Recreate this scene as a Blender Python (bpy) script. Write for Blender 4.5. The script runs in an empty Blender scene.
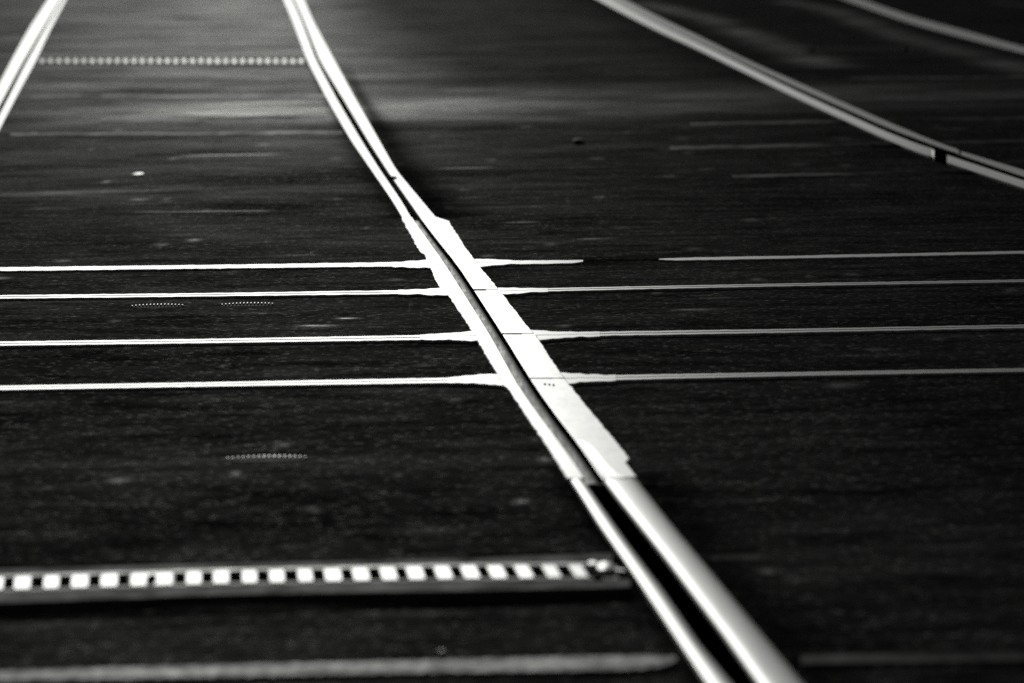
import bpy, math, random
import numpy as np
from mathutils import Vector, Matrix, Euler, noise
random.seed(7); rng = np.random.default_rng(7)
S = bpy.context.scene
COL = S.collection

# ------------------------------------------------------------------ camera
W, H = 1024.0, 683.0
FPX = 300.0 / 36.0 * W
HC = 0.78
PITCH = math.atan(431.5 / FPX)
ROLL = math.radians(-0.95)
cam_d = bpy.data.cameras.new('camera'); cam = bpy.data.objects.new('camera', cam_d); COL.objects.link(cam)
cam_d.sensor_width = 36; cam_d.lens = 300; cam_d.clip_start = 0.1; cam_d.clip_end = 8000
R = Matrix.Rotation(math.pi / 2 - PITCH, 3, 'X') @ Matrix.Rotation(ROLL, 3, 'Z')
cam.matrix_world = Matrix.Translation((0, 0, HC)) @ R.to_4x4()
cam_d.dof.use_dof = True; cam_d.dof.focus_distance = 17.2; cam_d.dof.aperture_fstop = 14.0; cam_d.dof.aperture_blades = 0
S.camera = cam
Rn = np.array(R)

def at(px, py, z=0.0):
    """plan point that the survey photograph shows at px, py, on the level z"""
    d = Rn @ np.array([(px - W / 2) / FPX, -(py - H / 2) / FPX, -1.0])
    t = (z - HC) / d[2]
    return np.array([d[0] * t, d[1] * t, z])

# ------------------------------------------------------------------ materials
def new_mat(name):
    m = bpy.data.materials.new(name); m.use_nodes = True
    nt = m.node_tree; b = nt.nodes['Principled BSDF']
    return m, nt, b
def N(nt, t, **kw):
    n = nt.nodes.new(t)
    for k, v in kw.items():
        if k in n.inputs.keys(): n.inputs[k].default_value = v
        else: setattr(n, k, v)
    return n
def L(nt, a, b): nt.links.new(a, b)
def coords(nt, scale=(1, 1, 1), rotz=0.0):
    tc = N(nt, 'ShaderNodeTexCoord'); mp = N(nt, 'ShaderNodeMapping')
    mp.inputs['Scale'].default_value = scale; mp.inputs['Rotation'].default_value = (0, 0, rotz)
    L(nt, tc.outputs['Object'], mp.inputs['Vector']); return mp.outputs['Vector']
def ramp(nt, fac, lo, hi, a, b):
    r = N(nt, 'ShaderNodeMapRange'); r.inputs['From Min'].default_value = lo; r.inputs['From Max'].default_value = hi
    r.inputs['To Min'].default_value = a; r.inputs['To Max'].default_value = b; L(nt, fac, r.inputs['Value']); return r.outputs['Result']
def math2(nt, op, a, b):
    m = N(nt, 'ShaderNodeMath', operation=op)
    for i, v in enumerate((a, b)):
        if isinstance(v, (int, float)): m.inputs[i].default_value = v
        else: L(nt, v, m.inputs[i])
    return m.outputs[0]
def noise_t(nt, vec, scale, detail=3.0, rough=0.55):
    n = N(nt, 'ShaderNodeTexNoise'); n.inputs['Scale'].default_value = scale; n.inputs['Detail'].default_value = detail
    n.inputs['Roughness'].default_value = rough; L(nt, vec, n.inputs['Vector']); return n.outputs['Fac']
def gray(nt, val):
    c = N(nt, 'ShaderNodeCombineColor'); 
    for i in range(3): L(nt, val, c.inputs[i])
    return c.outputs[0]

def steel(name, base, r0, r1, streak=(60, 1.2, 60), bump=0.05, rotz=0.0, grime=0.0):
    m, nt, b = new_mat(name)
    b.inputs['Metallic'].default_value = 1.0
    v = coords(nt, streak, rotz); v2 = coords(nt)
    n1 = noise_t(nt, v, 1.0, 4.0, 0.6); n2 = noise_t(nt, v2, 9.0, 4.0, 0.6)
    s = math2(nt, 'ADD', math2(nt, 'MULTIPLY', n1, 0.6), math2(nt, 'MULTIPLY', n2, 0.4))
    L(nt, ramp(nt, s, 0.32, 0.68, r0, r1), b.inputs['Roughness'])
    L(nt, gray(nt, ramp(nt, s, 0.3, 0.7, base, base * (1 - 0.5 * grime - 0.12))), b.inputs['Base Color'])
    bp = N(nt, 'ShaderNodeBump'); bp.inputs['Strength'].default_value = bump; bp.inputs['Distance'].default_value = 0.002
    L(nt, n1, bp.inputs['Height']); L(nt, bp.outputs[0], b.inputs['Normal'])
    return m
M = {}
M['rail'] = steel('worn_rail_steel', 0.62, 0.34, 0.46)
M['plate'] = steel('ground_crossing_steel', 0.88, 0.36, 0.5, streak=(22, 5, 22), bump=0.12)
M['cross'] = steel('cross_rail_steel', 0.58, 0.36, 0.5, streak=(1.2, 60, 60), bump=0.05)
M['dull'] = steel('dull_unused_steel', 0.12, 0.62, 0.8, streak=(1.5, 20, 20), bump=0.12, grime=0.7)
M['bar'] = steel('polished_grate_steel', 0.6, 0.38, 0.5, streak=(30, 5, 30))
def dark(name, base, r, spec=0.2, nscale=60):
    m, nt, b = new_mat(name)
    v = coords(nt); n = noise_t(nt, v, nscale, 4.0)
    L(nt, gray(nt, ramp(nt, n, 0.3, 0.7, base * 0.6, base * 1.4)), b.inputs['Base Color'])
    b.inputs['Roughness'].default_value = r; b.inputs['Specular IOR Level'].default_value = spec
    bp = N(nt, 'ShaderNodeBump'); bp.inputs['Strength'].default_value = 0.3; bp.inputs['Distance'].default_value = 0.002
    L(nt, n, bp.inputs['Height']); L(nt, bp.outputs[0], b.inputs['Normal'])
    return m
m, nt, b = new_mat('black_grease_shade'); M['grease_shade'] = m  # matte black that paints the shade inside grooves
df = N(nt, 'ShaderNodeBsdfDiffuse'); L(nt, gray(nt, ramp(nt, noise_t(nt, coords(nt), 50.0), 0.3, 0.7, 0.008, 0.03)), df.inputs['Color'])
L(nt, df.outputs[0], nt.nodes['Material Output'].inputs['Surface']); nt.nodes.remove(b)
M['farbar'] = steel('weathered_grate_steel', 0.34, 0.52, 0.7, streak=(30, 5, 30))
M['strip'] = steel('gritty_pale_strip', 0.32, 0.6, 0.85, streak=(60, 20, 60), bump=0.6, grime=1.0)
m, nt, b = new_mat('rusted_patchy_rail'); M['patchy'] = m
gl = N(nt, 'ShaderNodeBsdfGlossy'); gl.inputs['Roughness'].default_value = 0.6
L(nt, gray(nt, ramp(nt, noise_t(nt, coords(nt, (1, 0.3, 1)), 2.0, 6.0, 0.7), 0.40, 0.70, 0.02, 0.30)), gl.inputs['Color'])
L(nt, gl.outputs[0], nt.nodes['Material Output'].inputs['Surface']); nt.nodes.remove(b)
M['floor'] = steel('grimy_groove_steel', 0.062, 0.6, 0.8, streak=(140, 1.5, 100), bump=0.3, grime=1.0)
m, nt, b = new_mat('weathered_cast_iron'); M['iron'] = m
gl = N(nt, 'ShaderNodeBsdfGlossy'); gl.inputs['Roughness'].default_value = 0.65
L(nt, gray(nt, ramp(nt, noise_t(nt, coords(nt), 20.0, 5.0, 0.7), 0.3, 0.7, 0.01, 0.14)), gl.inputs['Color'])
L(nt, gl.outputs[0], nt.nodes['Material Output'].inputs['Surface']); nt.nodes.remove(b)
m, nt, b = new_mat('dirty_frame_iron'); M['strapiron'] = m
gl = N(nt, 'ShaderNodeBsdfGlossy'); gl.inputs['Roughness'].default_value = 0.65
L(nt, gray(nt, ramp(nt, noise_t(nt, coords(nt, (1, 0.5, 1)), 14.0, 6.0, 0.7), 0.3, 0.7, 0.02, 0.24)), gl.inputs['Color'])
L(nt, gl.outputs[0], nt.nodes['Material Output'].inputs['Surface']); nt.nodes.remove(b)
M['concrete'] = dark('worn_concrete_strip', 0.25, 0.85, 0.35, 40)
M['pebble'] = dark('pale_stone', 0.4, 0.55, 0.45, 80)
M['clod'] = dark('dark_tar_lump', 0.012, 0.9, 0.1, 80)

# asphalt
W0, W1, W2, WP, RGA = 0.002, 0.040, 0.15, 0.175, 0.67
m, nt, b = new_mat('old_asphalt'); M['asphalt'] = m
v = coords(nt)
pol_sheen = N(nt, 'ShaderNodeAttribute', attribute_name='polish_sheen').outputs['Fac']  # worn gloss together with painted sheen and glints
tar = N(nt, 'ShaderNodeAttribute', attribute_name='tar').outputs['Fac']  # tar over the buried rail, and shade painted before the grate
vo = N(nt, 'ShaderNodeTexVoronoi'); vo.inputs['Scale'].default_value = 120.0; L(nt, v, vo.inputs['Vector'])
sep = N(nt, 'ShaderNodeSeparateColor'); L(nt, vo.outputs['Color'], sep.inputs[0])
stone = sep.outputs[0]
shiny = ramp(nt, stone, 0.90, 1.0, 0.0, 1.0)
vx = coords(nt, (1.0, 0.7, 1.0))
big = noise_t(nt, vx, 1.1, 5.0, 0.6); mid = noise_t(nt, v, 7.0, 5.0, 0.65); fine = noise_t(nt, v, 160.0, 3.0, 0.6)
mixn = math2(nt, 'ADD', math2(nt, 'MULTIPLY', big, 0.5), math2(nt, 'MULTIPLY', mid, 0.5))
no_tar_shade = math2(nt, 'SUBTRACT', 1.0, tar)
base = ramp(nt, mixn, 0.3, 0.7, 0.025, 0.06)
base = math2(nt, 'ADD', base, math2(nt, 'MULTIPLY', shiny, 0.05))
base = math2(nt, 'MULTIPLY', base, math2(nt, 'ADD', 0.15, math2(nt, 'MULTIPLY', no_tar_shade, 0.85)))
w = ramp(nt, mixn, 0.34, 0.66, W0, W1)
w = math2(nt, 'ADD', w, math2(nt, 'MULTIPLY', shiny, W2))
stk = noise_t(nt, coords(nt, (1, 1.4, 1)), 3.6, 7.0, 0.72)
w = math2(nt, 'MULTIPLY', w, ramp(nt, stk, 0.34, 0.68, 0.25, 1.9))
w = math2(nt, 'MULTIPLY', math2(nt, 'ADD', w, math2(nt, 'MULTIPLY', math2(nt, 'MULTIPLY', pol_sheen, WP), math2(nt, 'MULTIPLY', ramp(nt, big, 0.32, 0.68, 0.3, 1.6), ramp(nt, stk, 0.32, 0.68, 0.4, 1.6)))), no_tar_shade)
rgh = math2(nt, 'SUBTRACT', RGA, math2(nt, 'MULTIPLY', pol_sheen, 0.22))
gl = N(nt, 'ShaderNodeBsdfGlossy'); L(nt, gray(nt, w), gl.inputs['Color']); L(nt, rgh, gl.inputs['Roughness'])
df = N(nt, 'ShaderNodeBsdfDiffuse'); L(nt, gray(nt, base), df.inputs['Color'])
ad = N(nt, 'ShaderNodeAddShader'); L(nt, df.outputs[0], ad.inputs[0]); L(nt, gl.outputs[0], ad.inputs[1])
L(nt, ad.outputs[0], nt.nodes['Material Output'].inputs['Surface'])
bp = N(nt, 'ShaderNodeBump'); bp.inputs['Strength'].default_value = 0.35; bp.inputs['Distance'].default_value = 0.004
hh = math2(nt, 'ADD', math2(nt, 'MULTIPLY', vo.outputs['Distance'], -0.6), math2(nt, 'MULTIPLY', fine, 0.8))
hh = math2(nt, 'ADD', hh, math2(nt, 'MULTIPLY', mid, 2.0))
L(nt, hh, bp.inputs['Height']); L(nt, bp.outputs[0], gl.inputs['Normal']); L(nt, bp.outputs[0], df.inputs['Normal']); nt.nodes.remove(b)

# ------------------------------------------------------------------ objects
def obj(name, verts, faces, mat, parent=None, smooth=False):
    me = bpy.data.meshes.new(name); me.from_pydata([tuple(p) for p in verts], [], faces); me.update()
    o = bpy.data.objects.new(name, me); COL.objects.link(o); me.materials.append(mat)
    if parent is not None:
        o.parent = parent; o.matrix_parent_inverse = Matrix.Identity(4)
        me.transform(Matrix.Translation(-parent.location)) 
        if parent.parent is not None: me.transform(Matrix.Translation(-parent.parent.location))
    if smooth:
        for p in me.polygons: p.use_smooth = True
        try: me.set_sharp_from_angle(angle=math.radians(35))
        except Exception: pass
    return o
def thing(name, label, cat, loc=(0, 0, 0), group=None):
    o = bpy.data.objects.new(name, None); COL.objects.link(o); o.location = Vector(loc); o.empty_display_size = 0.1
    o['label'] = label; o['category'] = cat
    if group: o['group'] = group
    return o
def tag(o, label, cat, group=None):
    o['label'] = label; o['category'] = cat
    if group: o['group'] = group
    return o

def curve(pts, ys, smooth=0):
    """pts: list of (y, x); value at ys, linear, with straight continuation past the ends, then smoothed"""
    p = np.array(sorted(pts), float); ys = np.asarray(ys, float)
    x = np.interp(ys, p[:, 0], p[:, 1])
    a = ys < p[0, 0]; s = (p[1, 1] - p[0, 1]) / (p[1, 0] - p[0, 0]); x[a] = p[0, 1] + (ys[a] - p[0, 0]) * s
    a = ys > p[-1, 0]; s = (p[-1, 1] - p[-2, 1]) / (p[-1, 0] - p[-2, 0]); x[a] = p[-1, 1] + (ys[a] - p[-1, 0]) * s
    if smooth:
        for _ in range(smooth):
            y = x.copy(); y[1:-1] = (x[:-2] + 2 * x[1:-1] + x[2:]) / 4; x = y
    return x

def strip(A, B, prof, zbot):
    """bar swept from edge line A to edge line B; prof = [(t, dz)...] over the top, closed down to zbot"""
    n = len(A); verts = []; k = len(prof) + 2
    for a, bb in zip(A, B):
        verts.append((a[0], a[1], zbot))
        for t, dz in prof:
            p = a + (bb - a) * t; verts.append((p[0], p[1], a[2] + (bb[2] - a[2]) * t + dz))
        verts.append((bb[0], bb[1], zbot))
    faces = []
    for i in range(n - 1):
        for j in range(k - 1):
            q = i * k + j; faces.append((q, q + 1, q + k + 1, q + k))
        q = i * k; faces.append((q, q + k, q + 2 * k - 1, q + k - 1))
    faces.append(tuple(range(k))); faces.append(tuple((n - 1) * k + j for j in range(k))[::-1])
    return verts, faces
def fixn(o):
    import bmesh
    bm = bmesh.new(); bm.from_mesh(o.data); bmesh.ops.recalc_face_normals(bm, faces=bm.faces); bm.to_mesh(o.data); bm.free()
    return o
FLAT = [(0, -0.0008), (0.04, 0), (0.96, 0), (1, -0.0008)]

def rail_part(name, le, re, y0, y1, mat, parent, prof=FLAT, z=0.003, zbot=-0.06, smooth=6, step=2.0, rag=0.0, low=False, ragged=(1, 1)):
    ys = np.arange(y0, y1 + 0.01, step)
    xl = curve(le, ys, smooth); xr = curve(re, ys, smooth)
    if rag:
        for arr, sg, amt in ((xl, 11.3, ragged[0] * rag), (xr, 37.7, ragged[1] * rag)):
            for i, y in enumerate(ys):
                arr[i] += amt * (0.8 * noise.noise((y * 0.15, sg, 0)) + 0.8 * noise.noise((y * 0.5, sg, 4)) + 0.5 * noise.noise((y * 1.3, sg, 7)))
    zp = 0.003 if low else z
    A = [at(x, y, zp) for x, y in zip(xl, ys)]; B = [at(x, y, zp) for x, y in zip(xr, ys)]
    for p in A + B: p[2] = z
    vs, fs = strip(A, B, prof, zbot)
    return fixn(obj(name, vs, fs, mat, parent, smooth=prof in (CROWN, LIPP)))

def cross_part(name, top, bot, x0, x1, mat, parent, prof=FLAT, z=0.0015, zbot=-0.02, smooth=2, step=4.0, rag=0.0):
    xs = np.arange(x0, x1 + 0.01, step)
    if xs[-1] < x1 - 0.5: xs = np.append(xs, x1)
    yt = curve(top, xs, smooth); yb = curve(bot, xs, smooth)
    if rag:
        for i, x in enumerate(xs):
            yt[i] += rag * noise.noise((x * 0.13, top[0][1], 3)); yb[i] += rag * noise.noise((x * 0.13, top[0][1], 8))
    A = [at(x, y, z) for x, y in zip(xs, yb)]; B = [at(x, y, z) for x, y in zip(xs, yt)]
    vs, fs = strip(A, B, prof, zbot)
    o = obj(name, vs, fs, mat, parent, smooth=prof in (CROWN, LIPP))
    if len(prof) == 8:                                   # shade inside the groove, painted as matte black faces
        o.data.materials.append(M['grease_shade'])
        for i in range(len(A) - 1):
            for j in (3, 4, 5): o.data.polygons[i * 10 + j].material_index = 1
    return fixn(o)

# ---- main rail survey (y, x)
lipL = [(0, 284.5), (20, 293), (60, 307.5), (100, 328), (140, 351), (170, 371.5), (200, 392), (217, 402)]
lipR = [(0, 291.5), (20, 300.6), (60, 315.5), (100, 337), (140, 361), (170, 380), (200, 401), (217, 411)]
hdL  = [(0, 295.5), (20, 304.6), (60, 320.3), (100, 344.5), (140, 368), (170, 387), (200, 408), (217, 420)]
hdR  = [(0, 303.5), (20, 312), (60, 334), (100, 356), (119, 367), (140, 379), (170, 396), (200, 421.5), (217, 436)]
plL  = [(217, 401.5), (220, 402), (252, 420.5), (254, 424), (262, 427), (268, 430), (287, 440), (292, 445), (297, 450), (330, 471.5), (334, 474.5), (343, 479), (370, 495), (374, 497.5), (385, 503), (390, 509), (420, 529), (443, 544.5), (478, 567), (486, 572)]
grL  = [(200, 401), (217, 411), (222, 415), (264, 445.5), (294, 464.5), (337, 491.5), (379, 514.5), (391, 521.5), (429, 549.3), (456, 569.8), (478, 584.4), (490, 591.5), (505.7, 602.4)]
grR  = [(200, 408), (217, 420), (227, 427), (267, 459), (294, 476.5), (334, 502.5), (379, 530.5), (390, 537.6), (418, 558), (444, 578.6), (474, 599), (490, 611), (505, 623)]
plR  = [(217, 436), (218.5, 441), (221, 449), (252, 469), (259, 474.5), (282, 493), (294, 503), (327, 528.5), (339, 539), (369, 558.5), (386, 571), (393, 577), (456.5, 629), (458.5, 629.5), (462, 626), (476, 637), (478, 638)]
nlL  = [(465, 560), (488, 576), (522, 597.5), (561, 625), (610, 658), (683, 707)]
nlR  = [(473, 579.6), (505.7, 602.4), (543, 628.6), (590.6, 664.5), (643, 700), (683, 733)]
nhL  = [(444, 578.6), (474, 599.2), (499, 618.5), (548, 658), (590.6, 690.6), (633, 723), (683, 759)]
nhR  = [(475, 636), (515.5, 667.7), (551.4, 697), (590.6, 729.8), (638, 769), (683, 806.5)]

_y = np.arange(200, 506, 2.0)
grL = list(zip(_y, curve(grL, _y, 40))); grR = list(zip(_y, curve(grR, _y, 40)))
CROWN = [(0, -0.0045), (0.03, -0.0026), (0.08, -0.0013), (0.18, -0.0005), (0.32, -0.0001), (0.48, 0), (0.62, -0.0001), (0.74, -0.0004), (0.86, -0.0010), (0.95, -0.0022), (1, -0.005)]
LIPP = [(0, -0.004), (0.08, -0.0015), (0.25, -0.0003), (0.55, 0), (0.8, -0.0001), (0.94, -0.0010), (1, -0.004)]

near_rail = thing('grooved_rail', 'wide bright grooved rail from the crossing to the bottom edge, crowned head beside black groove', 'tram rail', at(690, 590), 'grooved tram rails')
rail_part('guard_lip', nlL, nlR, 470, 900, M['rail'], near_rail, LIPP, 0.0026)
rail_part('running_head', nhL, nhR, 468, 900, M['rail'], near_rail, CROWN, 0.0029)
rail_part('groove_floor', nlR, nhL, 479, 900, M['grease_shade'], near_rail, [(0.015, 0.034), (0.03, 0.001), (0.5, -0.002), (0.95, 0.0), (0.985, 0.033)], -0.035, -0.07, low=True)

far_rail = thing('grooved_rail', 'white grooved rail curving from the crossing up to the top edge', 'tram rail', at(345, 100), 'grooved tram rails')
rail_part('guard_lip', lipL, lipR, -45, 223, M['rail'], far_rail, FLAT, 0.0024, step=3)
rail_part('running_head', hdL, hdR, -45, 223, M['rail'], far_rail, FLAT, 0.0024, step=3)
rail_part('groove_floor', lipR, hdL, -45, 217, M['grease_shade'], far_rail, [(-0.2, 0), (1.2, 0)], -0.03, -0.07, step=3, low=True)
rail_part('joint_mark', [(176, 389), (180, 391)], [(174, 395.5), (179, 397.5)], 176, 179, M['grease_shade'], far_rail, [(0, 0), (1, 0)], 0.0036, 0.0, smooth=0, step=1)

# ---- crossing
crossing = thing('rail_crossing', 'broad white steel crossing casting where four cross rails meet the main rail', 'rail crossing', at(490, 340))
rail_part('guard_plate', plL, grL, 217, 478, M['plate'], crossing, [(0, -0.0008), (0.05, 0), (0.97, 0), (1, -0.0004)], 0.003, smooth=0, step=0.8, rag=1.0, ragged=(1, 0.15))
cuts = [217, 290.2, 334.0, 378.4, 476.5]
for i in range(4):
    rail_part('running_plate', grR, plR, cuts[i] + (0.45 if i else 0), cuts[i + 1] - (0.45 if i < 3 else 0), M['plate'], crossing,
              [(0, -0.0003), (0.02, 0), (0.97, 0), (1, -0.0008)], 0.003, smooth=0, step=0.8, rag=1.0, ragged=(0.15, 1))
rail_part('groove_floor', grL, grR, 217, 478, M['floor'], crossing, [(-0.1, -0.002), (0.25, -0.0012), (0.45, -0.0002), (0.6, 0), (0.75, -0.0006), (0.9, -0.003), (1.1, -0.005)], -0.006, -0.05, smooth=2, low=True)
rail_part('groove_wall', grL, grR, 217, 478, M['grease_shade'], crossing, [(0.90, -0.010), (0.95, -0.002), (0.988, 0.0092)], -0.007, -0.05, smooth=2, low=True)  # shaded side of the groove painted black
rail_part('worn_band', grR, [(438, 575), (444, 587), (448, 593), (455, 599), (466, 608), (474, 617), (478, 627)], 441, 478, M['rail'], crossing, [(0, -0.0012), (0.3, 0), (1, 0.0009)], 0.0031, 0.001, smooth=1, step=1.0)
for k in range(3):
    x = 545 + k * 4.3; p = at(x, 384.3 + 0.4 * k, 0.0031)
    a = np.linspace(0, 2 * np.pi, 12, endpoint=False)
    vs = [(p[0] + 0.0022 * np.cos(t), p[1] + 0.03 * np.sin(t), 0.0031) for t in a] + [(p[0] + 0.0012 * np.cos(t), p[1] + 0.018 * np.sin(t), 0.0044) for t in a]
    obj('weld_bead', vs, [tuple(range(12, 24))] + [(i, (i + 1) % 12, 12 + (i + 1) % 12, 12 + i) for i in range(12)], M['clod'], crossing)
WG = [(0, -0.0006), (0.03, 0), (0.475, 0), (0.48, -0.004), (0.52, -0.004), (0.525, 0), (0.97, 0), (1, -0.0006)]
wings = [  # top (x,y), bottom (x,y), x0, x1, plate edge in use
    ([(378, 262.2), (400, 261.6), (423, 259.8), (436, 259.3)], [(378, 266.4), (400, 266.9), (423, 267.4), (440, 267.6)], 392, 434),
    ([(380, 290.4), (420, 289), (441, 287.8), (455, 287.5)], [(380, 294), (420, 294.4), (446, 294.8), (456, 295)], 398, 452),
    ([(400, 335.7), (446, 333), (472, 330.6), (488, 330.2)], [(400, 339.8), (446, 340), (477, 340.4), (490, 340.6)], 420, 485),
    ([(440, 378), (480, 374.2), (497, 373.5), (510, 373.3)], [(440, 382.7), (480, 383.3), (497, 384.8), (510, 385.4)], 448, 510),
    ([(460, 258.6), (474, 258.9), (494, 259.5), (520, 260.5)], [(460, 267.6), (480, 266.9), (494, 265.2), (520, 263.7)], 462, 520),
    ([(484, 287.3), (496, 287.4), (530, 288), (580, 287.4)], [(484, 294.6), (503, 294.3), (530, 292.4), (580, 291)], 486, 548),
    ([(520, 329.3), (532, 329.6), (551, 331.2), (580, 331.8), (640, 330.8)], [(520, 340.8), (539, 340.4), (551, 338.7), (580, 336.8), (640, 335.8)], 522, 600),
    ([(546, 371.7), (560, 372), (580, 373.6), (606, 374.8), (640, 375)], [(546, 385.2), (569, 384), (580, 382.2), (606, 381), (640, 379.8)], 548, 616)]
for t_, b_, x0, x1 in wings:
    cross_part('wing_plate', t_, b_, x0, x1, M['cross'], crossing, WG, 0.0023, -0.02, smooth=1, step=2.0, rag=0.8)

# ---- cross rails
CG = [(0, -0.001), (0.05, 0), (0.42, 0), (0.44, -0.005), (0.58, -0.005), (0.60, 0), (0.95, 0), (1, -0.001)]
G = 'cross rails either side of the crossing'
crs = [
 ([(-400, 274.5), (0, 267.2), (200, 264.8), (392, 262.1), (412, 261.9)], [(-400, 278.5), (0, 271), (200, 268.6), (392, 266.4), (412, 266.2)], -400, 412, 'farthest of the four white cross rails left of the crossing'),
 ([(-400, 301.6), (0, 295), (200, 293), (398, 290.0)], [(-400, 305.2), (0, 298.6), (200, 296.5), (398, 294)], -400, 425, 'second farthest white cross rail left of the crossing, behind both lids'),
 ([(-400, 348), (0, 341.3), (200, 338.8), (420, 334.9)], [(-400, 352.4), (0, 345.7), (200, 343.2), (420, 339.9)], -400, 455, 'second nearest white cross rail left of the crossing, in front of the two ribbed lids'),
 ([(-400, 392), (0, 385.6), (200, 382.2), (448, 377.6)], [(-400, 396.4), (0, 390), (200, 386.6), (448, 382.8)], -400, 480, 'nearest of the four white cross rails left of the crossing, split by a hairline groove'),
 None,
 ([(548, 287.9), (640, 286.1), (790, 283.2), (1024, 279.4), (1424, 273)], [(548, 291.4), (640, 289.2), (790, 286.1), (1024, 281.8), (1424, 275.6)], 515, 1424, 'thin grey cross rail right of the crossing, directly in front of the interrupted one'),
 ([(600, 331.4), (790, 328.7), (1024, 324.4), (1424, 317)], [(600, 335.8), (790, 332.6), (1024, 327.8), (1424, 320.6)], 560, 1424, 'second nearest grey cross rail right of the crossing, thickest of that side'),
 ([(616, 374.9), (790, 372.1), (1024, 368.1), (1424, 361)], [(616, 379.9), (790, 375.8), (1024, 371.3), (1424, 364.5)], 580, 1424, 'nearest grey cross rail right of the crossing, with a dark groove line')]
for c in crs:
    if c is None:
        t = thing('cross_rail', 'broken cross rail right of the crossing with a gap buried under asphalt', 'rail', at(700, 258), G)
        cross_part('rail_piece', [(520, 260.3), (582, 259.9)], [(520, 264.2), (575, 263.2), (583, 261.2)], 490, 583, M['cross'], t, FLAT, 0.0015, rag=0.3)
        cross_part('rail_piece', [(658, 258.6), (700, 257.2), (790, 255.6), (1024, 250.7), (1424, 243)], [(658, 259.6), (680, 260.4), (790, 258.4), (1024, 253.5), (1424, 246)], 659, 1424, M['cross'], t, FLAT, 0.0015, rag=0.3)
    else:
        t = thing('cross_rail', c[4], 'rail', at((max(c[2], 0) + min(c[3], 1024)) / 2, c[0][1][1]), G)
        cross_part('rail_body', c[0], c[1], c[2], c[3], M['cross'], t, FLAT if c[4].startswith('farthest') else CG, 0.0015, rag=0.35)

# ---- left rail
lr = thing('grooved_rail', 'white grooved rail crossing the upper left corner', 'tram rail', at(20, 70), 'grooved tram rails')
a_ = [(0, 48), (28.7, 29), (59, 12), (79, 1.5), (118, -20)]
g1 = [(3, 56.6), (39, 35.6), (65.6, 20.2), (104.5, -0.3), (140, -18)]; g2 = [(3, 60), (39, 40), (65.6, 25), (104.5, 5), (140, -14)]
z_ = [(0, 65), (34, 47.5), (58, 36.5), (90, 19.5), (126, 1), (160, -15)]
rail_part('running_head', a_, g1, -45, 260, M['rail'], lr, FLAT, 0.003, -0.02, step=3)
rail_part('guard_lip', g2, z_, -45, 260, M['rail'], lr, FLAT, 0.003, -0.02, step=3)
rail_part('groove_floor', g1, g2, -45, 260, M['grease_shade'], lr, [(-0.1, 0), (1.1, 0)], 0.0006, -0.02, step=3)

# ---- right curved rail
rr = thing('grooved_rail', 'grey grooved rail curving to the right edge, its near lip broken by a dark gap', 'tram rail', at(830, 105), 'grooved tram rails')
lo = [(597, -1.8), (624, 13), (660.6, 31.6), (702, 50.4), (746, 72.4), (800, 98.8), (830, 112.6), (887.5, 139), (932, 157), (949, 162), (1024, 187)]
lt = [(597, -6.6), (624, 8.1), (660.6, 26.2), (702, 45.5), (746, 67.0), (800, 93.4), (830, 107), (887.5, 133.2), (932, 150.4), (949, 156.6), (1024, 181.6)]
ub = [(597, -8.3), (624, 6.1), (660.6, 24), (702, 42.8), (746, 63.6), (800, 88.6), (830, 101.8), (887.5, 127.7), (932, 144.4), (960, 154.6), (1024, 176.6)]
ut = [(597, -15.5), (627.6, 1.5), (660.6, 18.3), (702, 37.8), (746, 59.6), (800, 83.2), (830, 96.2), (887.5, 121.6), (932, 140), (960, 150.8), (1024, 169.9)]
def xr_part(name, top, bot, x0, x1, mat, prof=FLAT, z=0.003, zbot=-0.02):
    return cross_part(name, top, bot, x0, x1, mat, rr, prof, z, zbot, smooth=8, step=6)
TILT = [(0, -0.0030), (0.5, 0.0002), (0.9, 0.0030), (1, 0.0030)]; TOP = [(0, 0), (0.5, 0.0001), (0.96, 0), (1, -0.0008)]
xr_part('running_head', ut, ub, 560, 959, M['rail'], TOP)
xr_part('running_head', ut, ub, 961, 1300, M['rail'], TOP)
xr_part('guard_lip', lt, lo, 560, 934, M['rail'], TILT)
xr_part('guard_lip', lt, lo, 947, 1300, M['rail'], TILT)
xr_part('groove_floor', ub, lt, 560, 1300, M['grease_shade'], [(-0.1, 0), (1.1, 0)], 0.0006)
cross_part('drain_pit', [(926, 147), (945, 153), (955, 157)], [(926, 154), (940, 161), (955, 163)], 927, 953, M['grease_shade'], rr, [(0, 0), (1, 0)], 0.0004, -0.02, smooth=1, step=3)  # flat black sheet painting the shade of a pit

fr = thing('flat_rail', 'plain grey rail in the upper right corner, beyond the broken lipped one', 'tram rail', at(940, 30), 'grooved tram rails')
cross_part('running_head', [(800, -23), (864, 0), (909, 15.6), (964, 30.3), (1024, 46.8), (1100, 66)], [(800, -18), (846, 0), (909, 22.4), (964, 37.4), (1024, 52.8), (1100, 71.5)], 760, 1250, M['rail'], fr, FLAT, 0.003, -0.02, smooth=6, step=6)

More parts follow.
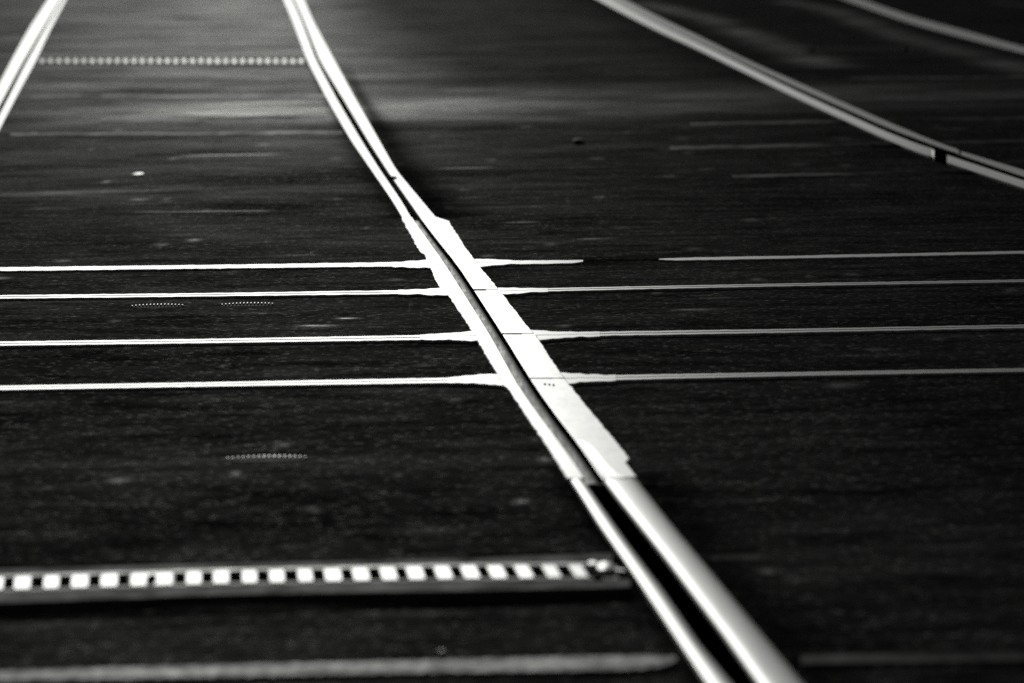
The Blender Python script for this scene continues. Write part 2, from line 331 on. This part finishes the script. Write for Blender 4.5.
# ---- near drain grate
gr = thing('drain_grate', 'long slotted drain grate with bright bars left of the near rail', 'drain grate', at(300, 580), 'slotted drain grates')
gT = [(-300, 584), (0, 575.5), (220, 569.5), (460, 564.2), (618, 563)]       # far edge of the bars
gB = [(-300, 600), (0, 591), (220, 584.5), (460, 579.6), (618, 578.5)]       # near edge of the bars
fT = [(-300, 577), (0, 568.5), (220, 563.5), (460, 558.5), (622, 552)]
fB = [(-300, 612), (0, 603.5), (220, 595), (460, 591), (640, 587)]
def off(p, d): return [(x, y + d) for x, y in p]
ZG = 0.003
cross_part('frame', fT, gT, -300, 612, M['strapiron'], gr, FLAT, ZG - 0.001, -0.05)
cross_part('frame', gB, fB, -300, 630, M['strapiron'], gr, FLAT, ZG - 0.001, -0.05)
cross_part('edge_bar', off(gT, -0.6), off(gT, 1.5), -300, 606, M['farbar'], gr, FLAT, ZG, -0.04)
cross_part('edge_bar', off(gB, -1.8), off(gB, 0.4), -300, 618, M['dull'], gr, FLAT, ZG - 0.0004, -0.04)
cross_part('slot_floor', gT, gB, -300, 618, M['dull'], gr, [(0, 0), (1, 0)], -0.009, -0.05)
def bars(spec_list, T, B, z, zb, slant):
    V, F = [], []
    for x0, x1 in spec_list:
        s = slant((x0 + x1) / 2)
        yt = [float(curve(T, [x])[0]) for x in (x0, x1)]; yb = [float(curve(B, [x])[0]) for x in (x0, x1)]
        c = [at(x0 + s / 2, yb[0], z), at(x1 + s / 2, yb[1], z), at(x1 - s / 2, yt[1], z), at(x0 - s / 2, yt[0], z)]
        n = len(V)
        ctr = sum(c) / 4
        for p in c: V.append((p[0], p[1], zb))
        for p in c: V.append((p[0], p[1], z - 0.0012))
        for p in c: q = ctr + (p - ctr) * 0.9; V.append((q[0], q[1], z + 0.0))
        for k in range(4):
            F.append((n + k, n + (k + 1) % 4, n + 4 + (k + 1) % 4, n + 4 + k)); F.append((n + 4 + k, n + 4 + (k + 1) % 4, n + 8 + (k + 1) % 4, n + 8 + k))
        F.append((n + 8, n + 9, n + 10, n + 11))
    return V, F
sl = []
dk = [8.6 - 28.6 * k for k in range(10, 0, -1)] + [8.6, 37.4, 66, 94.5, 123, 180, 208, 235.7, 263.5, 291.3, 319, 346.7, 374.4, 402, 429.6, 456.5, 484, 511, 538, 565, 591]
for a0, b0 in zip(dk[:-1], dk[1:]): sl.append((a0 + 5.6 + rng.uniform(-0.9, 0.9), b0 - 5.6 + rng.uniform(-0.9, 0.9)))
V, F = bars(sl, off(gT, 1.2), off(gB, -1.2), ZG + 0.0004, -0.015, lambda x: float(np.interp(x, [-50, 230, 350, 600], [-2, 0, 3, 9])))
fixn(obj('bars', V, F, M['bar'], gr))
def disc(name, px, py, r, h, mat, parent, ry=None, z0=0.0, n=20):
    p = at(px, py, z0); ry = ry or r
    a = np.linspace(0, 2 * np.pi, n, endpoint=False); vs = []
    for f, z in ((1, 0), (1, h * 0.7), (0.8, h)): vs += [(p[0] + f * r * np.cos(t), p[1] + f * ry * np.sin(t), z0 + z) for t in a]
    fs = [tuple(range(2 * n, 3 * n))]
    for j in range(2):
        for i in range(n): fs.append((j * n + i, j * n + (i + 1) % n, (j + 1) * n + (i + 1) % n, (j + 1) * n + i))
    return fixn(obj(name, vs, fs, mat, parent, smooth=True))
disc('bolt', 151.5, 579.7, 0.006, 0.004, M['grease_shade'], gr, 0.04, ZG + 0.0004)
disc('hinge_knob', 593, 567, 0.007, 0.005, M['bar'], gr, 0.04, ZG)
disc('hinge_knob', 606, 569.5, 0.011, 0.005, M['bar'], gr, 0.07, ZG)
disc('hinge_knob', 597, 576, 0.006, 0.003, M['iron'], gr, 0.02, ZG)
cross_part('hinge_pin', [(610, 567.5), (626, 569.5)], [(610, 569.5), (626, 571)], 611, 625, M['bar'], gr, FLAT, ZG, 0.0, step=2)

# ---- far grates
def far_grate(label, x0, x1, yT, yB, pitch, mat_bar, duty):
    t = thing('drain_grate', label, 'drain grate', at((x0 + x1) / 2, (yT + yB) / 2), 'slotted drain grates')
    T = [(x0, yT), (x1, yT + 0.3)]; B = [(x0, yB), (x1, yB + 0.3)]
    cross_part('frame', off(T, -1.0), T, x0, x1, M['iron'], t, FLAT, 0.002, -0.05, step=20)
    cross_part('frame', B, off(B, 1.0), x0, x1, M['iron'], t, FLAT, 0.002, -0.05, step=20)
    n = int((x1 - x0) / pitch)
    V, F = bars([(x0 + pitch * (i + 0.5 - duty / 2), x0 + pitch * (i + 0.5 + duty / 2)) for i in range(n)], off(T, 0.05), off(B, -0.05), 0.003, -0.014, lambda x: 0.0)
    fixn(obj('bars', V, F, mat_bar, t))
    cross_part('slot_floor', T, B, x0, x1, M['iron'], t, [(0, 0), (1, 0)], -0.014, -0.05, step=20)
far_grate('pale distant drain grate, a dotted line between the two rails at upper left', 38, 309, 58.6, 62.6, 8.35, M['farbar'], 0.55)
far_grate('faint dark drain grate lying between the two rails at upper right', 815, 906, 47.8, 51, 6.0, M['iron'], 0.55)

# ---- concrete strips by the bottom edge
t = thing('concrete_strip', 'rough pale strip by the bottom edge, left of the near rail, with a rounded end', 'kerb strip', at(300, 668), 'pale strips near the bottom edge')
cross_part('strip_body', [(-300, 680), (0, 670.5), (120, 667), (400, 660.5), (560, 656.5), (640, 655), (676, 656.5)], [(-300, 692), (0, 681), (120, 679), (400, 673), (560, 671), (640, 669.5), (668, 665), (677, 660)], -300, 676, M['strip'], t, FLAT, 0.001, -0.02, smooth=2, rag=1.6)
t = thing('concrete_strip', 'fainter smooth strip by the bottom edge, right of the near rail', 'kerb strip', at(910, 659), 'pale strips near the bottom edge')
cross_part('strip_body', [(800, 655.5), (1024, 650.5), (1300, 644)], [(800, 664), (1024, 660.5), (1300, 654)], 801, 1300, M['patchy'], t, FLAT, 0.0, -0.02, smooth=2, rag=0.6)

# ---- disused rails far off (dull, nearly buried)
GD = 'dull worn rails beyond the crossing'
for (T, B, x0, x1, lab) in [
    ([(670, 146.3), (860, 142.6), (1024, 138.5)], [(670, 150), (860, 145.6), (1024, 142)], 670, 1300, 'dull thin rail far right with a square left end, second behind the broken cross rail'),
    ([(732, 174.8), (860, 172), (1000, 168.5)], [(732, 178.2), (860, 174.8), (1000, 171)], 732, 1000, 'short dull rail far right, the nearest one behind the broken cross rail'),
    ([(700, 122.5), (1024, 116)], [(700, 125), (1024, 118.8)], 690, 1300, 'very faint rail far right near the curved rail, third behind the broken cross rail'),
    ([(880, 77), (1024, 75.3)], [(880, 79), (1024, 77.3)], 850, 1300, 'faintest rail at upper right, behind the curved rail'),
    ([(20, 95), (330, 94.5)], [(20, 97.8), (330, 97.2)], 28, 326, 'faint rail between the two upper left rails, closest to the distant drain grate'),
    ([(60, 119.6), (340, 115)], [(60, 123), (340, 118.4)], 100, 326, 'pale patchy rail between the two upper left rails, middle of three faint ones'),
    ([(20, 133), (345, 130.5)], [(20, 135.5), (345, 133.5)], 10, 342, 'low worn rail between the two upper left rails, nearest of three faint ones')]:
    t = thing('worn_rail', lab, 'rail', at((x0 + min(x1, 1024)) / 2, T[0][1]), GD)
    cross_part('rail_body', T, B, x0, x1, M['patchy'], t, FLAT, -0.0008, -0.02, smooth=0, step=6, rag=0.8)

# ---- ribbed round lids
def lid(px, py, r, label, nrib, h=0.0018, rib=None):
    p = at(px, py, 0.0)
    t = thing('access_lid', label, 'access lid', p, 'small ribbed round lids')
    n = 36; a = np.linspace(0, 2 * np.pi, n, endpoint=False); vs = []
    for f, z in ((1.0, -0.02), (1.0, -0.0024), (0.96, -0.0016)): vs += [(p[0] + f * r * np.cos(q), p[1] + f * r * np.sin(q), z) for q in a]
    fs = [tuple(range(2 * n, 3 * n))]
    for j in range(2):
        for i in range(n): fs.append((j * n + i, j * n + (i + 1) % n, (j + 1) * n + (i + 1) % n, (j + 1) * n + i))
    fixn(obj('cover_plate', vs, fs, M['iron'], t))
    V, F = [], []
    for i in range(nrib):
        u = -0.9 + 1.8 * i / (nrib - 1); hw = r * 0.9 / nrib * 0.5; le = r * math.sqrt(max(0.05, 1 - u * u)) * 0.88
        x = p[0] + u * r; n0 = len(V); dome = h * (1 - 0.75 * u * u); y0_, y1_ = (0.25 * le, le)
        for z, f in ((-0.0018, 1.0), (dome * 0.7, 0.9), (dome, 0.5)):
            for sx, sy in ((-1, -1), (1, -1), (1, 1), (-1, 1)): V.append((x + sx * hw * f, p[1] + (y1_ if sy > 0 else y0_), z))
        for j in range(2):
            for k in range(4): F.append((n0 + 4 * j + k, n0 + 4 * j + (k + 1) % 4, n0 + 4 * j + 4 + (k + 1) % 4, n0 + 4 * j + 4 + k))
        F.append((n0 + 8, n0 + 9, n0 + 10, n0 + 11))
    fixn(obj('ribs', V, F, rib or M['bar'], t))
lid(157, 305.6, 0.056, 'small ribbed round lid left of its twin, between two cross rails', 15)
lid(247, 304.2, 0.056, 'small ribbed round lid right of its twin, between two cross rails', 15)
lid(266, 458, 0.062, 'worn ribbed round lid alone on open asphalt before the cross rails', 16, 0.0008, M['farbar'])

# ---- loose bits
def stone(px, py, r, ry, h, mat, label, cat='stone', name='pebble', grp=None):
    p = at(px, py, 0.0); n = 14; vs = []; sd = random.random() * 50
    for f, z in ((0.9, -0.002), (1.0, h * 0.4), (0.75, h * 0.85), (0.35, h)):
        for i in range(n):
            q = 2 * math.pi * i / n; k = 1 + 0.2 * noise.noise((math.cos(q) + sd, math.sin(q), z * 60))
            vs.append((p[0] + f * k * r * math.cos(q), p[1] + f * k * ry * math.sin(q), z))
    fs = [tuple(range(3 * n, 4 * n))]
    for j in range(3):
        for i in range(n): fs.append((j * n + i, j * n + (i + 1) % n, (j + 1) * n + (i + 1) % n, (j + 1) * n + i))
    o = fixn(obj(name, vs, fs, mat, None, smooth=True))
    o.data.transform(Matrix.Translation(-Vector(p))); o.location = Vector(p)
    return tag(o, label, cat, grp)
GP = 'flat pale pebbles on the asphalt'
stone(138, 174, 0.018, 0.12, 0.0025, M['pebble'], 'bright flat pebble on the asphalt between left rail and main rail', grp=GP)
stone(578, 142, 0.020, 0.20, 0.012, M['clod'], 'black lump of tar on open asphalt right of the main rail', 'lump', 'tar_lump')
stone(92, 93.5, 0.045, 0.25, 0.004, M['clod'], 'flat dark tar scrap beside the faint rail at upper left', 'lump', 'tar_scrap')
stone(442, 656, 0.005, 0.02, 0.006, M['pebble'], 'tiny round pebble above the rough pale bottom strip', grp=GP)

# ------------------------------------------------------------------ ground (one sheet to the horizon, a slot under the main groove)
FH = FPX * HC
k = np.concatenate([np.linspace(1250, 470, 170), np.linspace(468, 200, 240), np.linspace(199, 44, 160)])
rows = np.concatenate([[-40, -10, 0, 3], FH / k, [170, 200, 260, 400, 700, 1500, 4000]])
# groove centre line in plan
ysL = np.concatenate([np.arange(-45, 217, 6), np.arange(217, 478, 6), np.arange(479, 900, 10)])
def join(y):
    if y < 217: return curve(lipR, [y], 0)[0], curve(hdL, [y], 0)[0]
    if y < 478: return curve(grL, [y], 0)[0], curve(grR, [y], 0)[0]
    return curve(nlR, [y], 0)[0], curve(nhL, [y], 0)[0]
gl = np.array([at(join(y)[0], y) for y in ysL]); grr = np.array([at(join(y)[1], y) for y in ysL])
gl = gl[np.argsort(gl[:, 1])]; grr = grr[np.argsort(grr[:, 1])]
NL, NR = 150, 150
outer = np.array([0.25, 0.8, 2, 5, 14, 50, 250, 3000.0])
verts = []; 
px2 = lambda P: P
def edge_line(pts):
    P = np.array([at(x, y) for x, y in pts]); P = P[np.argsort(P[:, 0])]; return P
gT_, gB_ = edge_line(fT), edge_line(fB)
lo_, ut_ = np.array([at(x, y) for x, y in lo]), np.array([at(x, y) for x, y in ut])
XS = []
for d in rows:
    dd = max(d, 5.0); xw = dd * 0.06 * 1.25 + 0.15
    a = np.interp(d, gl[:, 1], gl[:, 0]) - 0.006; c = np.interp(d, grr[:, 1], grr[:, 0]) + 0.006
    if c - a < 0.016: mid_ = (a + c) / 2; a, c = mid_ - 0.008, mid_ + 0.008
    xs = np.concatenate([-xw - outer[::-1], np.linspace(-xw, a, NL), np.linspace(a, c, 2 + 2)[1:-1], np.linspace(c, xw, NR), xw + outer])
    XS.append(xs)
XS = np.array(XS); NC = XS.shape[1]; YS = np.repeat(rows[:, None], NC, 1)
iL = len(outer) + NL - 1                    # last left column, next two are the slot, then right
Z = np.zeros_like(XS); POL_SHEEN = np.zeros_like(XS); TAR_SHADE = np.zeros_like(XS)
def ss(x, a, b):
    t = np.clip((x - a) / (b - a), 0, 1); return t * t * (3 - 2 * t)
for i in range(len(rows)):
    for j in range(NC):
        x, y = XS[i, j], YS[i, j]
        if abs(x) > 20 or y > 160 or y < 4: Z[i, j] = -0.0025; continue
        n = noise.noise((x * 0.9, y * 0.35, 1.0)) * 0.6 + noise.noise((x * 3.1, y * 1.6, 5.0)) * 0.4
        Z[i, j] = -0.0025 + 0.0016 * n
# image position of every vertex, used only to look up where the surveyed bands lie in plan
def paint_band(px_pts, width_px, strength, arr):
    """soft band painted into arr along a plan polyline; px_pts = (x, y) survey points"""
    P = np.array([at(x, y) for x, y in px_pts]); w = np.array(width_px, float) * np.ones(len(P))
    best = np.zeros_like(XS)
    for q in range(len(P) - 1):
        a, b2 = P[q], P[q + 1]
        ux, uy = b2[0] - a[0], b2[1] - a[1]; l2 = ux * ux + uy * uy
        t = np.clip(((XS - a[0]) * ux + (YS - a[1]) * uy) / l2, 0, 1)
        dx = XS - (a[0] + t * ux); dy = (YS - (a[1] + t * uy))
        ww = w[q] + (w[q + 1] - w[q]) * t
        dist = np.sqrt(dx ** 2 + dy ** 2) / ww
        best = np.maximum(best, np.exp(-dist ** 2 * 1.5))
    np.maximum(arr, best * strength, out=arr)
# darker beside the rails
def side(px_pts, w, s): paint_band(px_pts, w, s, TAR_SHADE)
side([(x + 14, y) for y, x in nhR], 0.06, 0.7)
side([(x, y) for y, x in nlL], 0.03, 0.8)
paint_band([(x + 8, y) for y, x in hdR[2:]], [.01, .03, .06, .09, .10, .10, .10], 0.85, TAR_SHADE)
paint_band([(x, y) for y, x in lipL[2:]], [.01, .03, .05, .06, .06, .06], 0.7, TAR_SHADE)
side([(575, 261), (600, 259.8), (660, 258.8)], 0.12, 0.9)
# bed a little lower along the tilted lip of the curved rail
BED = np.zeros_like(XS); paint_band(lo[::1], 0.09, 1.0, BED); Z -= 0.0045 * BED
# dip in front of the near grate, its shade painted in as black
P0 = np.array([at(x, y) for x, y in [(-300, 625), (0, 614), (220, 607), (460, 601), (640, 595)]])
yc = np.interp(XS, P0[:, 0], P0[:, 1]); inx = (XS < P0[-1, 0] + 0.02) & (XS > P0[0, 0])
dip = np.exp(-((YS - yc) / 0.065) ** 2) * inx
Z -= 0.006 * dip; TAR_SHADE = np.maximum(TAR_SHADE, np.clip(dip * 0.9, 0, 1))
# pit under the near grate
yt = np.interp(XS, gT_[:, 0], gT_[:, 1]); yb = np.interp(XS, gB_[:, 0], gB_[:, 1])
ing = (YS < yt - 0.03) & (YS > yb + 0.03) & (XS < at(618, 570)[0]) & (XS > at(-290, 575)[0])
Z[ing] = -0.055
# pits under far grates
for (xa, xb, ya, yb2) in ((38, 309, 58.2, 63.2), (815, 906, 47.5, 52)):
    A_, B_ = at(xa, yb2), at(xb, ya)
    ing = (YS > A_[1] - 0.1) & (YS < B_[1] + 0.1) & (XS > A_[0]) & (XS < B_[0]); Z[ing] = -0.045
# far sheen towards the sun painted into the gloss, worn bands further down
lo_s = lo_[np.argsort(lo_[:, 1])]; xcur = np.interp(YS, lo_s[:, 1], lo_s[:, 0]); xmain = np.interp(YS, grr[:, 1], grr[:, 0])
POL_SHEEN = 0.5 * ss(YS, 13, 46) * (1 - ss(YS, 200, 600)) * (1 - 0.66 * ss(XS - xmain, 0.0, 0.9)) * (1 - 0.85 * ss(XS - xcur, -0.5, 0.1))
# small glints of shiny bits, painted into the gloss map
for (xa, ya, xb, yb2, ww, st) in [(145, 211, 205, 210.5, .05, .9), (210, 210.8, 258, 210, .05, 1), (40, 208, 66, 208, .05, .6), (200, 154.5, 262, 154, .1, .8), (590, 238, 606, 238, .03, 1), (452, 167.5, 478, 167, .06, 1), (460, 197, 475, 196.5, .05, 1), (512, 221.5, 526, 221, .04, 1), (283, 270, 320, 253.5, .03, .0),
        (311, 324.5, 322, 324.5, .03, 1), (275, 253.8, 310, 253.3, .03, .7), (345, 317, 350, 317, .02, 1), (688, 308, 700, 308, .03, .7), (712, 296, 725, 296, .03, .6), (838, 384, 850, 384, .02, .8), (720, 555, 750, 554.5, .02, .6), (945, 527, 985, 526.5, .03, .5), (410, 530, 430, 529.5, .02, .8), (365, 527, 380, 527, .02, .7)]:
    paint_band([(xa, ya), (xb, yb2)], ww, st, POL_SHEEN)
for q in range(140):
    d_ = 9.5 + 22 * rng.random() ** 1.6; u_ = rng.uniform(-0.065, 0.065); x_ = u_ * d_; l_ = rng.uniform(0.006, 0.022) * (d_ / 16)
    glint_dist = np.sqrt(((XS - x_) / l_) ** 2 + ((YS - d_) / (0.04 * (d_ / 14) ** 2)) ** 2); np.maximum(POL_SHEEN, rng.uniform(0.2, 0.7) * np.exp(-glint_dist ** 2), out=POL_SHEEN)
paint_band([(60, 121), (325, 116)], 0.45, 0.65, POL_SHEEN); paint_band([(90, 134), (335, 132)], 0.28, 0.5, POL_SHEEN); paint_band([(0, 195), (90, 190)], 0.25, 0.35, POL_SHEEN)
paint_band([(372, 112), (520, 102), (640, 98)], [2.2, 3.0, 2.6], 0.75, POL_SHEEN)
paint_band([(385, 136), (500, 131), (640, 126)], [0.8, 1.2, 0.8], 0.2, POL_SHEEN); paint_band([(395, 152), (560, 146)], [0.5, 0.6], 0.16, POL_SHEEN); paint_band([(420, 185), (600, 178)], [0.5, 0.5], 0.10, POL_SHEEN)
paint_band([(520, 90), (620, 92)], 2.0, 0.45, POL_SHEEN)
paint_band([(640, 2), (700, 16), (760, 38), (830, 66)], 0.16, 0.9, POL_SHEEN)
paint_band([(780, 0), (830, 9), (900, 36), (1000, 62), (1060, 78)], 0.15, 0.8, POL_SHEEN)
paint_band([(990, 2), (1040, 6)], 0.1, 0.7, POL_SHEEN)
Z[:, iL + 1:iL + 3] = -0.075
verts = np.stack([XS, YS, Z], -1).reshape(-1, 3)
faces = []
for i in range(len(rows) - 1):
    for j in range(NC - 1):
        q = i * NC + j; faces.append((q, q + 1, q + NC + 1, q + NC))
gnd = obj('asphalt_road', verts, faces, M['asphalt'], None, smooth=False)
for p in gnd.data.polygons: p.use_smooth = True
gnd['kind'] = 'structure'
for nm, arr in (('polish_sheen', POL_SHEEN), ('tar', TAR_SHADE)):
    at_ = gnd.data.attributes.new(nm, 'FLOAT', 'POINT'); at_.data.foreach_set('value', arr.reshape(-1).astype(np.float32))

# ------------------------------------------------------------------ light
SUN_EL, SUN_AZ = math.radians(4.5), math.radians(-1.8)     # azimuth from +Y towards +X
w = bpy.data.worlds.new('World'); S.world = w; w.use_nodes = True; nt = w.node_tree
bg = nt.nodes['Background']; sky = N(nt, 'ShaderNodeTexSky', sky_type='NISHITA'); sky.sun_disc = False
sky.sun_elevation = SUN_EL; sky.sun_rotation = SUN_AZ
bw = N(nt, 'ShaderNodeRGBToBW'); L(nt, sky.outputs[0], bw.inputs[0]); L(nt, bw.outputs[0], bg.inputs['Color'])
bg.inputs['Strength'].default_value = 0.10
sd = bpy.data.lights.new('sun', 'SUN'); sun = bpy.data.objects.new('sun', sd); COL.objects.link(sun)
sd.energy = 4.2; sd.angle = math.radians(0.5); sd.color = (1.0, 1.0, 0.955)
dirv = Vector((math.sin(SUN_AZ) * math.cos(SUN_EL), math.cos(SUN_AZ) * math.cos(SUN_EL), math.sin(SUN_EL)))
sun.rotation_euler = dirv.to_track_quat('Z', 'Y').to_euler(); sun.location = (0, 10, 6)
S.view_settings.view_transform = 'Standard'; S.view_settings.look = 'None'; S.view_settings.gamma = 1.0
S.view_settings.exposure = -2.9
S.cycles.use_denoising = False
S.cycles.max_bounces = 6; S.cycles.sample_clamp_direct = 11.0; S.cycles.sample_clamp_indirect = 4.0
